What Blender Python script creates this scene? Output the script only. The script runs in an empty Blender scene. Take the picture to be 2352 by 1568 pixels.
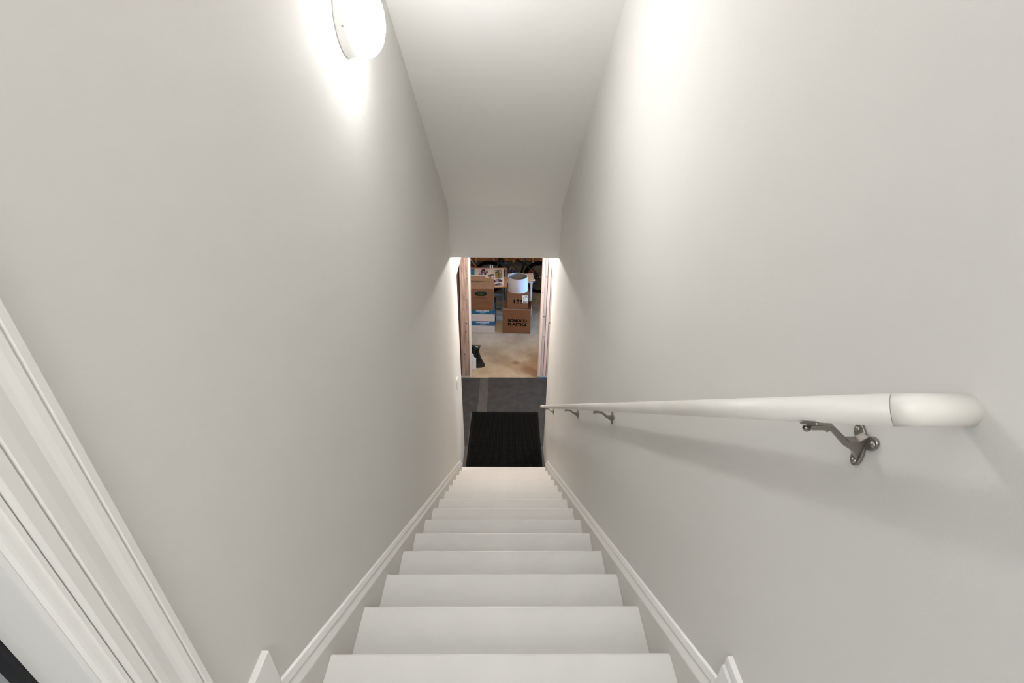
import bpy, bmesh, math, random
from mathutils import Vector, Matrix
random.seed(4)
S = bpy.context.scene
COL = S.collection
PI = math.pi

# ------------------------------------------------------------------ camera
F_PX = 1100.0
PITCH, YAW, ROLL = 0.50954, 0.01706, 0.01395
CAM = Vector((0.00527, -0.74156, 1.40287))
cp, sp, cy, sy = math.cos(PITCH), math.sin(PITCH), math.cos(YAW), math.sin(YAW)
fwd = Vector((sy * cp, cy * cp, -sp))
rt = Vector((cy, -sy, 0))
up = rt.cross(fwd)
cr, sr = math.cos(ROLL), math.sin(ROLL)
r2, u2 = cr * rt + sr * up, -sr * rt + cr * up
cd = bpy.data.cameras.new('camera')
cam = bpy.data.objects.new('camera', cd)
COL.objects.link(cam)
cd.sensor_width = 36.0
cd.lens = F_PX * 36.0 / 2352.0
cd.clip_start = 0.02
M = Matrix((r2, u2, -fwd)).transposed().to_4x4()
M.translation = CAM
cam.matrix_world = M
S.camera = cam

# ------------------------------------------------------------------ world, lights, exposure
S.view_settings.view_transform = 'Standard'
S.view_settings.look = 'None'
S.view_settings.gamma = 1.0
S.view_settings.use_curve_mapping = False
S.view_settings.exposure = 0.10
LAMP_STRENGTH = 70.0
wd = bpy.data.worlds.new('world')
S.world = wd
wd.use_nodes = True
bg = wd.node_tree.nodes['Background']
bg.inputs[0].default_value = (0.75, 0.85, 1.0, 1)
bg.inputs[1].default_value = 0.3


def area(name, loc, target, size, power, colour, size_y=None):
    l = bpy.data.lights.new(name, 'AREA')
    l.energy = power
    l.color = colour
    l.shape = 'RECTANGLE'
    l.size = size
    l.size_y = size_y or size
    o = bpy.data.objects.new(name, l)
    COL.objects.link(o)
    o.location = loc
    d = Vector(target) - Vector(loc)
    o.rotation_euler = d.to_track_quat('-Z', 'Y').to_euler()
    return o


def bulb(name, loc, power, colour, radius=0.04):
    l = bpy.data.lights.new(name, 'POINT')
    l.energy = power
    l.color = colour
    l.shadow_soft_size = radius
    o = bpy.data.objects.new(name, l)
    COL.objects.link(o)
    o.location = loc
    return o


WARM = (1.0, 0.93, 0.83)
area('landing_fill', (0.0, -2.3, 2.55), (0.0, -2.1, 0.2), 0.85, 24.0, (1.0, 0.993, 0.984), 1.2)  # added fill behind the camera to flatten the stairwell, no known fixture
area('overhead_fill', (0.0, -0.75, 2.6), (0.0, -0.75, 0.2), 0.85, 6.5, (1.0, 0.993, 0.984), 1.3)  # second added fill, soft and overhead, lifts the upper flight
bulb('storage_bulb', (0.03, 7.1, -0.44), 16.0, (1.0, 0.90, 0.76), 0.045)
bulb('hall_lamp', (0.0, 4.5, -0.165), 74.0, (1.0, 0.993, 0.984), 0.06)
area('hall_light_left', (-1.7, 4.6, -0.12), (-1.5, 4.6, -2.6), 0.35, 10.0, (1.0, 0.96, 0.9))
area('hall_light_right', (1.7, 4.6, -0.12), (1.5, 4.6, -2.6), 0.35, 36.0, (0.85, 0.91, 1.0))
win = area('storage_window_light', (2.9, 6.7, -1.25), (0.4, 7.05, -1.8), 0.8, 18.0, (0.20, 0.50, 1.0), 0.5)
win.data.spread = math.radians(50)
area('side_room_light', (-2.2, -0.9, 1.7), (-0.5, -0.75, 0.9), 1.0, 4.0, (0.66, 0.80, 1.0))

# ------------------------------------------------------------------ materials


def lin(c):
    out = []
    for v in c:
        v = v / 255.0
        out.append(v / 12.92 if v <= 0.04045 else ((v + 0.055) / 1.055) ** 2.4)
    return tuple(out) + (1.0,)


MATS = {}


def mat(name, rgb, rough=0.6, rgb2=None, scale=6.0, detail=4.0, stretch=(1, 1, 1), bump=0.0, bump_scale=200.0,
        metal=0.0, lo=0.35, hi=0.65, spec=0.5, emit=None, trans=0.0, sss=0.0):
    if name in MATS:
        return MATS[name]
    m = bpy.data.materials.new(name)
    m.use_nodes = True
    nt = m.node_tree
    b = nt.nodes['Principled BSDF']
    b.inputs['Base Color'].default_value = lin(rgb)
    b.inputs['Roughness'].default_value = rough
    b.inputs['Metallic'].default_value = metal
    b.inputs['Specular IOR Level'].default_value = spec
    if trans:
        b.inputs['Transmission Weight'].default_value = trans
    tc = nt.nodes.new('ShaderNodeTexCoord')
    if rgb2:
        mp = nt.nodes.new('ShaderNodeMapping')
        mp.inputs['Scale'].default_value = stretch
        nt.links.new(tc.outputs['Object'], mp.inputs['Vector'])
        n = nt.nodes.new('ShaderNodeTexNoise')
        n.inputs['Scale'].default_value = scale
        n.inputs['Detail'].default_value = detail
        nt.links.new(mp.outputs['Vector'], n.inputs['Vector'])
        rmp = nt.nodes.new('ShaderNodeValToRGB')
        rmp.color_ramp.elements[0].position = lo
        rmp.color_ramp.elements[0].color = lin(rgb)
        rmp.color_ramp.elements[1].position = hi
        rmp.color_ramp.elements[1].color = lin(rgb2)
        nt.links.new(n.outputs['Fac'], rmp.inputs['Fac'])
        nt.links.new(rmp.outputs['Color'], b.inputs['Base Color'])
    if bump:
        n2 = nt.nodes.new('ShaderNodeTexNoise')
        n2.inputs['Scale'].default_value = bump_scale
        n2.inputs['Detail'].default_value = 3.0
        nt.links.new(tc.outputs['Object'], n2.inputs['Vector'])
        bp = nt.nodes.new('ShaderNodeBump')
        bp.inputs['Strength'].default_value = bump
        bp.inputs['Distance'].default_value = 0.002
        nt.links.new(n2.outputs['Fac'], bp.inputs['Height'])
        nt.links.new(bp.outputs['Normal'], b.inputs['Normal'])
    if emit:
        b.inputs['Emission Color'].default_value = tuple(emit[:3]) + (1,)
        b.inputs['Emission Strength'].default_value = emit[3]
    MATS[name] = m
    return m


WALL = mat('wall_paint', (221, 219, 215), 0.75, (224, 222, 218), 1.5, bump=0.14, bump_scale=230.0, spec=0.3)
CEIL = mat('ceiling_paint', (240, 239, 236), 0.85, bump=0.2, bump_scale=160.0, spec=0.2)
TREAD = mat('tread_paint', (228, 227, 224), 0.5, (233, 232, 229), 5.0, 6.0, bump=0.08, bump_scale=60.0, spec=0.4)
TRIM = mat('white_trim_paint', (240, 239, 236), 0.35, spec=0.5)
SKIRT = mat('skirt_paint', (218, 215, 210), 0.55, bump=0.05, bump_scale=80)
RAILP = mat('rail_white_paint', (232, 230, 225), 0.4, (226, 223, 217), 9.0, bump=0.04, bump_scale=40)
NICKEL = mat('brushed_nickel', (150, 146, 140), 0.36, metal=1.0, bump=0.03, bump_scale=300)
PAN = mat('lamp_pan_white', (236, 235, 232), 0.4)
GLASS = mat('lit_opal_glass', (250, 248, 244), 0.3, emit=(1.0, 0.995, 0.985, LAMP_STRENGTH))
# the glass glows strongest over the bulb, weaker towards its rim (object x runs out from the wall)
_nt = GLASS.node_tree
_tc = _nt.nodes.new('ShaderNodeTexCoord')
_sp = _nt.nodes.new('ShaderNodeSeparateXYZ')
_mr = _nt.nodes.new('ShaderNodeMapRange')
_mr.inputs['From Min'].default_value = 0.046
_mr.inputs['From Max'].default_value = 0.082
_mr.inputs['To Min'].default_value = LAMP_STRENGTH * 0.2
_mr.inputs['To Max'].default_value = LAMP_STRENGTH
_nt.links.new(_tc.outputs['Object'], _sp.inputs[0])
_nt.links.new(_sp.outputs['X'], _mr.inputs['Value'])
_nt.links.new(_mr.outputs['Result'], _nt.nodes['Principled BSDF'].inputs['Emission Strength'])
PLASTIC_W = mat('white_plastic', (238, 237, 233), 0.3)
CONC = mat('concrete_floor', (156, 138, 114), 0.62, (184, 168, 145), 3.2, 8.0, bump=0.15, bump_scale=30, lo=0.3, hi=0.7)
def add_stain(m, spots, rgb, strength):
    """rust blooms with ragged edges: noise-warped round spots mixed into the slab colour"""
    nt = m.node_tree
    bs = nt.nodes['Principled BSDF']
    src = bs.inputs['Base Color'].links[0].from_socket
    tc = nt.nodes.new('ShaderNodeTexCoord')
    nz_ = nt.nodes.new('ShaderNodeTexNoise')
    nz_.inputs['Scale'].default_value = 7.0
    nz_.inputs['Detail'].default_value = 6.0
    nt.links.new(tc.outputs['Object'], nz_.inputs['Vector'])
    for (cx, cy_, rx, ry) in spots:
        mp = nt.nodes.new('ShaderNodeMapping')
        mp.vector_type = 'POINT'
        mp.inputs['Location'].default_value = (-cx / rx, -cy_ / ry, 0)
        mp.inputs['Scale'].default_value = (1 / rx, 1 / ry, 0)
        nt.links.new(tc.outputs['Object'], mp.inputs['Vector'])
        ln = nt.nodes.new('ShaderNodeVectorMath')
        ln.operation = 'LENGTH'
        nt.links.new(mp.outputs['Vector'], ln.inputs[0])
        ad = nt.nodes.new('ShaderNodeMath')
        ad.operation = 'MULTIPLY_ADD'
        ad.inputs[1].default_value = 1.5
        nt.links.new(nz_.outputs['Fac'], ad.inputs[0])
        nt.links.new(ln.outputs['Value'], ad.inputs[2])
        mr = nt.nodes.new('ShaderNodeMapRange')
        mr.inputs['From Min'].default_value = 1.95
        mr.inputs['From Max'].default_value = 1.05
        mr.inputs['To Min'].default_value = 0.0
        mr.inputs['To Max'].default_value = strength
        nt.links.new(ad.outputs['Value'], mr.inputs['Value'])
        mx = nt.nodes.new('ShaderNodeMixRGB')
        mx.inputs['Color2'].default_value = lin(rgb)
        nt.links.new(mr.outputs['Result'], mx.inputs['Fac'])
        nt.links.new(src, mx.inputs['Color1'])
        src = mx.outputs['Color']
    nt.links.new(src, bs.inputs['Base Color'])


add_stain(CONC, [(0.50, 5.62, 0.26, 0.55), (0.20, 5.84, 0.09, 0.07)], (128, 84, 40), 0.62)
CONCW = mat('concrete_wall', (80, 71, 62), 0.85, (104, 93, 82), 5.0, 8.0, bump=0.2, bump_scale=40)
VINYL = mat('dark_vinyl_plank', (62, 61, 60), 0.55, (80, 78, 76), 12.0, 6.0, (6, 0.8, 6), bump=0.04, bump_scale=90)
RUBBER = mat('black_rubber_sheet', (50, 50, 52), 0.6, (60, 60, 61), 9.0, 6.0, bump=0.05, bump_scale=60, spec=0.25)
MATB = mat('ribbed_mat_black', (8, 8, 8), 0.9, (17, 17, 16), 90.0, 4.0, bump=0.3, bump_scale=400, spec=0.12)
MATE = mat('mat_rubber_edge', (9, 9, 10), 0.8, spec=0.15)
PINE = mat('weathered_pine', (136, 112, 102), 0.75, (180, 156, 144), 5.0, 8.0, (9, 9, 0.7), bump=0.15, bump_scale=60)
PINE2 = mat('pinkish_pine', (212, 188, 182), 0.7, (224, 204, 198), 5.0, 8.0, (9, 9, 0.7), bump=0.1, bump_scale=60)
PINEG = mat('grey_pine', (176, 168, 168), 0.75, (198, 190, 190), 5.0, 8.0, (9, 9, 0.7), bump=0.1, bump_scale=60)
DARKW = mat('dark_and_shaded_pine', (70, 46, 36), 0.8, (98, 68, 54), 5.0, 8.0, (9, 9, 0.7))
KNOT = mat('wood_knot', (58, 36, 30), 0.8)
PLATEG = mat('treated_plate', (54, 60, 54), 0.8, (72, 78, 70), 6.0, 6.0, (0.6, 6, 6))
SILLB = mat('blue_sill_gasket', (88, 138, 158), 0.7)
PINEF = mat('far_wall_pine', (150, 118, 80), 0.75, (176, 140, 100), 5.0, 6.0, (9, 9, 0.7))
OSB = mat('osb_sheathing', (118, 70, 32), 0.8, (164, 108, 58), 26.0, 8.0, (1, 1, 1.7), bump=0.2, bump_scale=60)
CARD = mat('cardboard', (110, 73, 46), 0.8, (119, 80, 52), 7.0, 5.0, (1, 1, 5), bump=0.03, bump_scale=60)
CARD_LIT = mat('cardboard_lit', (132, 96, 68), 0.8, (140, 103, 74), 7.0, 5.0, (1, 1, 5), bump=0.03, bump_scale=60)  # lighter copy of the cardboard: light on the raised flaps put into colour
CARDW = mat('white_cardboard', (186, 178, 176), 0.7, (194, 186, 183), 6.0)
BLUEP = mat('blue_print', (22, 84, 120), 0.6, (28, 92, 130), 6.0)
INKB = mat('black_ink', (6, 6, 6), 0.9, spec=0.1)
INKG = mat('dark_green_ink', (40, 46, 30), 0.85, spec=0.15)
INKBR = mat('brown_ink', (92, 58, 38), 0.8)
INKT = mat('tan_ink', (128, 112, 82), 0.8)
INKW = mat('white_ink', (226, 230, 232), 0.7)
LABELW = mat('label_paper', (228, 226, 226), 0.6)
CREAM = mat('cream_board', (232, 206, 168), 0.7, (238, 214, 178), 5.0)
BROWNT = mat('brown_table_top', (186, 122, 76), 0.55, (196, 134, 86), 8.0, 5.0, (1, 6, 1))
PAPERB = mat('creased_paper', (222, 182, 144), 0.75, (232, 196, 164), 10.0, 6.0, bump=0.3, bump_scale=25)
WHITEM = mat('white_metal', (220, 214, 210), 0.45)
SHADE = mat('lampshade_linen', (176, 170, 174), 0.85, bump=0.1, bump_scale=500)
SHADEI = mat('lampshade_lining', (128, 120, 114), 0.85)
WIRE = mat('lampshade_wire', (120, 112, 104), 0.4, metal=0.6)
BLK = mat('black_tyre', (4, 4, 4), 0.95, spec=0.1, bump=0.2, bump_scale=120)
BFRAME = mat('black_frame_paint', (10, 10, 12), 0.35)
BSHEEN = mat('blue_grey_highlight', (34, 48, 76), 0.3)  # bluish highlight on the down tube, painted as a colour
BRED = mat('red_decal', (176, 58, 40), 0.4)
BGREY = mat('grey_decal', (104, 104, 106), 0.4)
STEEL = mat('steel', (150, 150, 152), 0.35, metal=1.0)
BAGB = mat('black_plastic_bag', (10, 10, 11), 0.22, bump=0.9, bump_scale=14.0, spec=0.7)
WHITEB = mat('white_bag_plastic', (214, 220, 232), 0.4, (232, 228, 222), 9.0)
GREENM = mat('grey_green_metal', (104, 112, 104), 0.5, (118, 126, 118), 4.0)
DARKC = mat('dark_case', (34, 35, 40), 0.5)
TEAL = mat('photo_teal', (12, 110, 140), 0.3, (30, 140, 160), 14.0)
PHW = mat('photo_pale', (206, 190, 200), 0.3, (222, 210, 214), 18.0)
PHHAIR = mat('photo_dark_hair', (60, 26, 24), 0.4)
PHFACE = mat('photo_skin', (186, 122, 108), 0.4)
PHGRASS = mat('photo_olive', (150, 128, 78), 0.4, (168, 146, 96), 20.0)
PHDK = mat('photo_dark', (62, 44, 48), 0.4, (96, 76, 80), 30.0)
PHPAPER = mat('photo_border', (236, 220, 200), 0.4)
GREYBK = mat('grey_notebook', (118, 106, 98), 0.7)
CLEAR = mat('jar_plastic', (206, 200, 198), 0.2)

# ------------------------------------------------------------------ mesh helpers


class MB:
    def __init__(s):
        s.bm = bmesh.new()

    def face(s, vs, smooth=False):
        try:
            f = s.bm.faces.new(vs)
            f.smooth = smooth
        except ValueError:
            pass

    def box(s, x0, x1, y0, y1, z0, z1, bev=0.0, M=None):
        b = bmesh.new()
        vs = [b.verts.new((x, y, z)) for x in (x0, x1) for y in (y0, y1) for z in (z0, z1)]
        for q in ((0, 1, 3, 2), (4, 6, 7, 5), (0, 4, 5, 1), (2, 3, 7, 6), (0, 2, 6, 4), (1, 5, 7, 3)):
            b.faces.new([vs[i] for i in q])
        if bev:
            bmesh.ops.bevel(b, geom=list(b.edges), offset=bev, segments=2, affect='EDGES', profile=0.5)
        s.merge(b, M)
        return s

    def merge(s, b, M=None):
        if M is not None:
            bmesh.ops.transform(b, matrix=M, verts=b.verts)
        mp = {v: s.bm.verts.new(v.co) for v in b.verts}
        for f in b.faces:
            s.face([mp[v] for v in f.verts], f.smooth)
        b.free()

    def prism(s, pts, axis, a, c, bev=0.0, M=None):
        """polygon (list of 2-D points) extruded along axis from a to c"""
        b = bmesh.new()

        def P(p, t):
            return {0: (t, p[0], p[1]), 1: (p[0], t, p[1]), 2: (p[0], p[1], t)}[axis]
        A = [b.verts.new(P(p, a)) for p in pts]
        C = [b.verts.new(P(p, c)) for p in pts]
        n = len(pts)
        b.faces.new(A)
        b.faces.new(C[::-1])
        for i in range(n):
            j = (i + 1) % n
            b.faces.new((A[i], C[i], C[j], A[j]))
        bmesh.ops.recalc_face_normals(b, faces=b.faces)
        if bev:
            bmesh.ops.bevel(b, geom=list(b.edges), offset=bev, segments=2, affect='EDGES', profile=0.5)
        s.merge(b, M)
        return s

    def tube(s, pts, r, n=12, cap=True, closed=False, flat=None):
        """smooth tube through 3-D points; r number or list"""
        pts = [Vector(p) for p in pts]
        N = len(pts)
        rs = r if isinstance(r, (list, tuple)) else [r] * N
        rings = []
        prev = None
        for i, p in enumerate(pts):
            if closed:
                t = (pts[(i + 1) % N] - pts[i - 1]).normalized()
            elif i == 0:
                t = (pts[1] - pts[0]).normalized()
            elif i == N - 1:
                t = (pts[-1] - pts[-2]).normalized()
            else:
                t = ((pts[i + 1] - p).normalized() + (p - pts[i - 1]).normalized()).normalized()
            if prev is None:
                ref = Vector((0, 0, 1)) if abs(t.z) < 0.9 else Vector((0, 1, 0))
                u = t.cross(ref).normalized()
            else:
                u = (prev - t * prev.dot(t)).normalized()
            prev = u
            w = t.cross(u)
            rings.append([s.bm.verts.new(p + rs[i] * (math.cos(2 * PI * k / n) * u + math.sin(2 * PI * k / n) * w)) for k in range(n)])
        for i in range(N if closed else N - 1):
            A, B = rings[i], rings[(i + 1) % N]
            for k in range(n):
                s.face((A[k], A[(k + 1) % n], B[(k + 1) % n], B[k]), True)
        if cap and not closed:
            s.face(rings[0][::-1])
            s.face(rings[-1])
        return s

    def lathe(s, prof, n=32, M=None, smooth=True):
        """profile (r, z) turned about z"""
        b = bmesh.new()
        rings = []
        for r, z in prof:
            if r < 1e-6:
                rings.append([b.verts.new((0, 0, z))])
            else:
                rings.append([b.verts.new((r * math.cos(2 * PI * k / n), r * math.sin(2 * PI * k / n), z)) for k in range(n)])
        for A, B in zip(rings, rings[1:]):
            for k in range(n):
                j = (k + 1) % n
                vs = [A[k % len(A)], A[j % len(A)], B[j % len(B)], B[k % len(B)]]
                q = []
                for v in vs:
                    if v not in q:
                        q.append(v)
                if len(q) > 2:
                    f = b.faces.new(q)
                    f.smooth = smooth
        s.merge(b, M)
        return s

    def torus(s, c, R, r, axis='y', n=48, m=10):
        pts = []
        for k in range(n):
            a = 2 * PI * k / n
            if axis == 'y':
                pts.append((c[0] + R * math.cos(a), c[1], c[2] + R * math.sin(a)))
            else:
                pts.append((c[0] + R * math.cos(a), c[1] + R * math.sin(a), c[2]))
        return s.tube(pts, r, m, closed=True)

    def obj(s, name, m, parent=None, label=None):
        bmesh.ops.recalc_face_normals(s.bm, faces=s.bm.faces)
        me = bpy.data.meshes.new(name)
        s.bm.to_mesh(me)
        s.bm.free()
        me.materials.append(m)
        return link(name, me, parent, label)


def link(name, me, parent=None, label=None):
    o = bpy.data.objects.new(name, me)
    COL.objects.link(o)
    if parent:
        o.parent = parent
    if label:
        o['label'] = label
    return o


def thing(name, label, cat, loc=(0, 0, 0), rz=0.0, group=None):
    o = bpy.data.objects.new(name, None)
    COL.objects.link(o)
    o.empty_display_size = 0.1
    o.location = loc
    o.rotation_euler = (0, 0, rz)
    o['label'] = label
    o['category'] = cat
    if group:
        o['group'] = group
    return o


def tag(o, label, cat, group=None):
    o['label'] = label
    o['category'] = cat
    if group:
        o['group'] = group
    return o


def struct(o, label=None):
    o['kind'] = 'structure'
    if label:
        o['label'] = label
    return o


def empty_struct(name, loc=(0, 0, 0)):
    o = bpy.data.objects.new(name, None)
    COL.objects.link(o)
    o.location = loc
    o['kind'] = 'structure'
    return o


def lettering(body, width, height, centre, m, parent, name='lettering', bold=0.0, facing='front', depth=0.0006, rot=0.0, squash=True):
    """flat printed words as thin geometry, fitted to width x height"""
    cu = bpy.data.curves.new('words', 'FONT')
    cu.body = body
    cu.align_x = 'CENTER'
    cu.align_y = 'CENTER'
    cu.offset = bold
    cu.extrude = 0.001
    cu.resolution_u = 3
    tmp = bpy.data.objects.new('words', cu)
    COL.objects.link(tmp)
    bpy.context.view_layer.update()
    dg = bpy.context.evaluated_depsgraph_get()
    me = bpy.data.meshes.new_from_object(tmp.evaluated_get(dg))
    bpy.data.objects.remove(tmp)
    bpy.data.curves.remove(cu)
    xs = [v.co.x for v in me.vertices]
    ys = [v.co.y for v in me.vertices]
    w, h = max(xs) - min(xs), max(ys) - min(ys)
    mx, my = (max(xs) + min(xs)) / 2, (max(ys) + min(ys)) / 2
    sx = width / w
    sy_ = height / h if height else sx
    for v in me.vertices:
        x, y, z = (v.co.x - mx) * sx, (v.co.y - my) * sy_, v.co.z / 0.001 * depth * 0.5
        if facing == 'front':
            v.co = (centre[0] + x, centre[1] - z, centre[2] + y)
        else:
            v.co = (centre[0] + x, centre[1] + y, centre[2] + z)
    me.materials.clear()
    me.materials.append(m)
    me.name = name
    return link(name, me, parent)


def rot_about(p, axis, ang):
    return Matrix.Translation(p) @ Matrix.Rotation(ang, 4, axis) @ Matrix.Translation(-Vector(p))


# ------------------------------------------------------------------ dimensions
RUN, RISE = 0.254, 0.190644
SL = RISE / RUN
W = 0.489            # wall face
TW = 0.469           # half tread width between the skirts
ZF = -14 * RISE      # basement floor
ZL = RISE            # landing floor


def nz(y):
    return -SL * y


# ------------------------------------------------------------------ room shell
b = MB()
left_poly = [(-0.3985, ZF), (3.82, ZF), (3.82, -0.385), (5.40, -0.385), (5.40, 0.0), (3.50, 0.0), (3.50, 0.45), (0.40, 2.75), (-0.3985, 2.75)]
b.prism(left_poly, 0, -W - 0.115, -W)
b.box(-W - 0.115, -W, -1.25, -0.3985, 2.22, 2.75)
b.box(-W - 0.115, -W, -3.0, -1.25, ZF, 2.75)
b.box(-W - 0.115, -W, -1.25, -0.405, ZF, ZL)
struct(b.obj('wall_left', WALL))
b = MB()
right_poly = [(-3.0, ZF), (3.80, ZF), (3.80, -0.36), (5.40, -0.36), (5.40, 0.0), (3.50, 0.0), (3.50, 0.45), (0.40, 2.75), (-3.0, 2.75)]
b.prism(right_poly, 0, W, W + 0.115)
struct(b.obj('wall_right', WALL))
struct(MB().box(-W, W, -3.1, -3.0, ZF, 2.75).obj('wall_back', WALL))
# sloped ceiling parallel to the flight and the flat part over the landing
CS = -0.714


def cz(y):
    return 1.662 + CS * (y - 1.646)


yk = (2.63 - 1.662) / CS + 1.646
b = MB()
b.prism([(yk, 2.63), (3.39, cz(3.39)), (3.39, cz(3.39) + 0.15), (yk, 2.78)], 0, -W, W)
b.box(-W, W, -3.0, yk, 2.63, 2.78)
struct(b.obj('ceiling', CEIL))
struct(MB().box(-W, W, 3.39, 3.50, -0.042, cz(3.39) + 0.15).obj('wall_header', WALL))
struct(MB().box(-W, W, -3.0, -0.279, ZL - 0.20, ZL).obj('floor_landing', TREAD))

# basement shell
b = MB()
b.box(-3.2, -W - 0.115, 3.70, 3.80, ZF, -0.04)
b.box(W + 0.115, 3.2, 3.70, 3.80, ZF, -0.04)
struct(b.obj('wall_front_basement', WALL))
struct(MB().box(-3.3, -3.2, 3.70, 9.4, ZF, 0.0).obj('wall_left_basement', WALL))
struct(MB().box(3.2, 3.3, 3.70, 9.4, ZF, 0.0).obj('wall_right_basement', WALL))
b = MB()
b.box(-3.2, -W - 0.115, 3.80, 5.4, -0.04, 0.06)
b.box(W + 0.115, 3.2, 3.80, 5.4, -0.04, 0.06)
b.box(-W, W, 3.50, 5.4, -0.04, 0.06)
b.box(-3.2, 3.2, 5.4, 9.3, -0.04, 0.06)
struct(b.obj('ceiling_basement', PINEF))
struct(MB().box(-3.3, 3.3, 2.9, 9.4, ZF - 0.12, ZF).obj('floor', CONC))

# lower hall floor: vinyl planks, one object each, below two rubber sheets
fl = empty_struct('floor_hall', (0, 0, ZF))
b = MB()
b.box(-W + 0.001, W - 0.001, 3.31, 3.822, 0.0, 0.0025)
b.box(-1.0, 1.0, 3.822, 5.395, 0.0, 0.0025)
b.obj('underlay', mat('dark_underlay', (34, 33, 32), 0.9), fl)
pw = 0.15
i = 0
x = -0.971
while x < 1.0:
    y = 3.31 - (0.0 if i % 2 else 0.45)
    while y < 5.40:
        for (lo, hi, lim) in ((3.31, 3.822, W - 0.001), (3.822, 5.395, 1.0)):
            ya, yb = max(y, lo), min(y + 0.9, hi)
            xa, xb = max(x, -lim), min(x + pw, lim)
            if yb - ya > 0.02 and xb - xa > 0.012:
                MB().box(xa, xb - 0.003, ya, yb - (0.003 if yb < hi else 0.0), 0.0, 0.006, 0.001).obj('plank', VINYL, fl)
        y += 0.9
    x += pw
    i += 1
sh = MB().prism([(-0.237, 4.546), (0.474, 4.546), (0.474, 3.86), (0.95, 3.86), (0.95, 5.395), (-0.237, 5.395)], 2, ZF + 0.0065, ZF + 0.0105, 0.0008).obj('rubber_sheet', RUBBER)
tag(sh, 'wide dark rubber sheet on the hall floor reaching the right studs', 'floor sheet')
sh = MB().prism([(-0.95, 3.86), (-0.459, 3.86), (-0.459, 4.546), (-0.371, 4.546), (-0.371, 5.387), (-0.95, 5.387)], 2, ZF + 0.0065, ZF + 0.0095, 0.0008).obj('rubber_sheet', RUBBER)
tag(sh, 'dark rubber sheet on the hall floor at the left stud', 'floor sheet')

# ------------------------------------------------------------------ staircase
st = thing('staircase', 'steep straight white-painted wooden staircase going down to the basement', 'staircase', (0, 0, 0))
treads = []
T = 0.027
prof = [(-0.279, 0.0)]
for k in range(5):
    a = PI / 2 - k * PI / 4
    prof.append((-0.0135 + 0.0135 * math.cos(a), -0.0135 + 0.0135 * math.sin(a)))
prof = [(-0.279, -T), (-0.279, 0.0), (-0.010, 0.0), (-0.0035, -0.003), (0.0, -0.010), (0.0, -0.017), (-0.0035, -0.024), (-0.010, -T)]
me_t = None
for k in range(0, 14):
    if me_t is None:
        o = MB().prism(prof, 0, -TW + 0.0006, TW - 0.0006).obj('tread', TREAD, st)
        me_t = o.data
    else:
        o = link('tread', me_t, st)
    o.location = (0, k * RUN, -k * RISE)
me_r = None
for k in range(-1, 14):
    z1 = -T if k >= 0 else -0.0
    if k == -1:
        o = MB().box(-TW, TW, -0.047, -0.027, -RISE, 0.0).obj('riser', TREAD, st)
    elif me_r is None:
        o = MB().box(-TW + 0.0006, TW - 0.0006, -0.047, -0.027, -RISE + 0.0005, -T).obj('riser', TREAD, st)
        me_r = o.data
    else:
        o = link('riser', me_r, st)
    o.location = (0, k * RUN, -k * RISE)
# landing nosing
o = MB().prism([(p[0] * 1.0 if p[0] > -0.1 else -0.024, p[1]) for p in prof], 0, -TW, TW).obj('landing_nosing', TREAD, st)
o.location = (0, -RUN, RISE)
for sgn, nm in ((-1, 'L'), (1, 'R')):
    pts = [(-0.192, nz(-0.192) + 0.040), (3.325, nz(3.325) + 0.040), (3.325, ZF + 0.006), (3.08, ZF + 0.006), (-0.192, nz(-0.192) - 0.34)]
    b = MB().prism(pts, 0, sgn * TW, sgn * (W - 0.0005))
    b.obj('skirt_board', SKIRT, st)

# sloped cap mouldings and landing baseboards
for sgn, nm in ((-1, 'left'), (1, 'right')):
    root = None
    y0, y1 = -0.188, 3.30
    # section: (t = distance from wall, h = height above nosing line)
    sec = [(0.0, 0.0402), (0.0185, 0.0402), (0.0185, 0.043), (0.0085, 0.067), (0.0065, 0.068), (0.0065, 0.0705), (0.0120, 0.0725), (0.0125, 0.0765), (0.0060, 0.092), (0.0, 0.096)]
    b = MB()
    A = [b.bm.verts.new((sgn * (W - t), y0, nz(y0) + h)) for t, h in sec]
    C = [b.bm.verts.new((sgn * (W - t), y1, nz(y1) + h)) for t, h in sec]
    for i in range(len(sec)):
        j = (i + 1) % len(sec)
        b.face((A[i], A[j], C[j], C[i]))
    b.face(A)
    b.face(C[::-1])
    struct(b.obj('baseboard_' + nm, TRIM))
    # landing baseboard with plumb end
    top = 0.366 if sgn < 0 else 0.338
    yb = -0.322 if sgn < 0 else -3.0
    sec2 = [(0.0, ZL), (0.015, ZL), (0.015, top - 0.035), (0.011, top - 0.028), (0.0125, top - 0.010), (0.0115, top), (0.0, top)] if sgn > 0 else [(0.0, ZL), (0.014, ZL), (0.014, top), (0.0, top)]
    b = MB()
    A = [b.bm.verts.new((sgn * (W - t), yb, h)) for t, h in sec2]
    C = [b.bm.verts.new((sgn * (W - t), -0.189, h - 0.0)) for t, h in sec2]
    for i in range(len(sec2)):
        j = (i + 1) % len(sec2)
        b.face((A[i], A[j], C[j], C[i]))
    b.face(A)
    b.face(C[::-1])
    struct(b.obj('baseboard_landing_' + nm, TRIM))

# ------------------------------------------------------------------ door opening in the left wall at the landing
dr = empty_struct('door_1', (-W, -0.40, ZL))


def upright(sec, z0, z1):
    b = MB()
    A = [b.bm.verts.new((p[0], p[1], z0)) for p in sec]
    C = [b.bm.verts.new((p[0], p[1], z1)) for p in sec]
    for i in range(len(sec)):
        j = (i + 1) % len(sec)
        b.face((A[i], A[j], C[j], C[i]))
    b.face(A)
    b.face(C[::-1])
    return b


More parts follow.
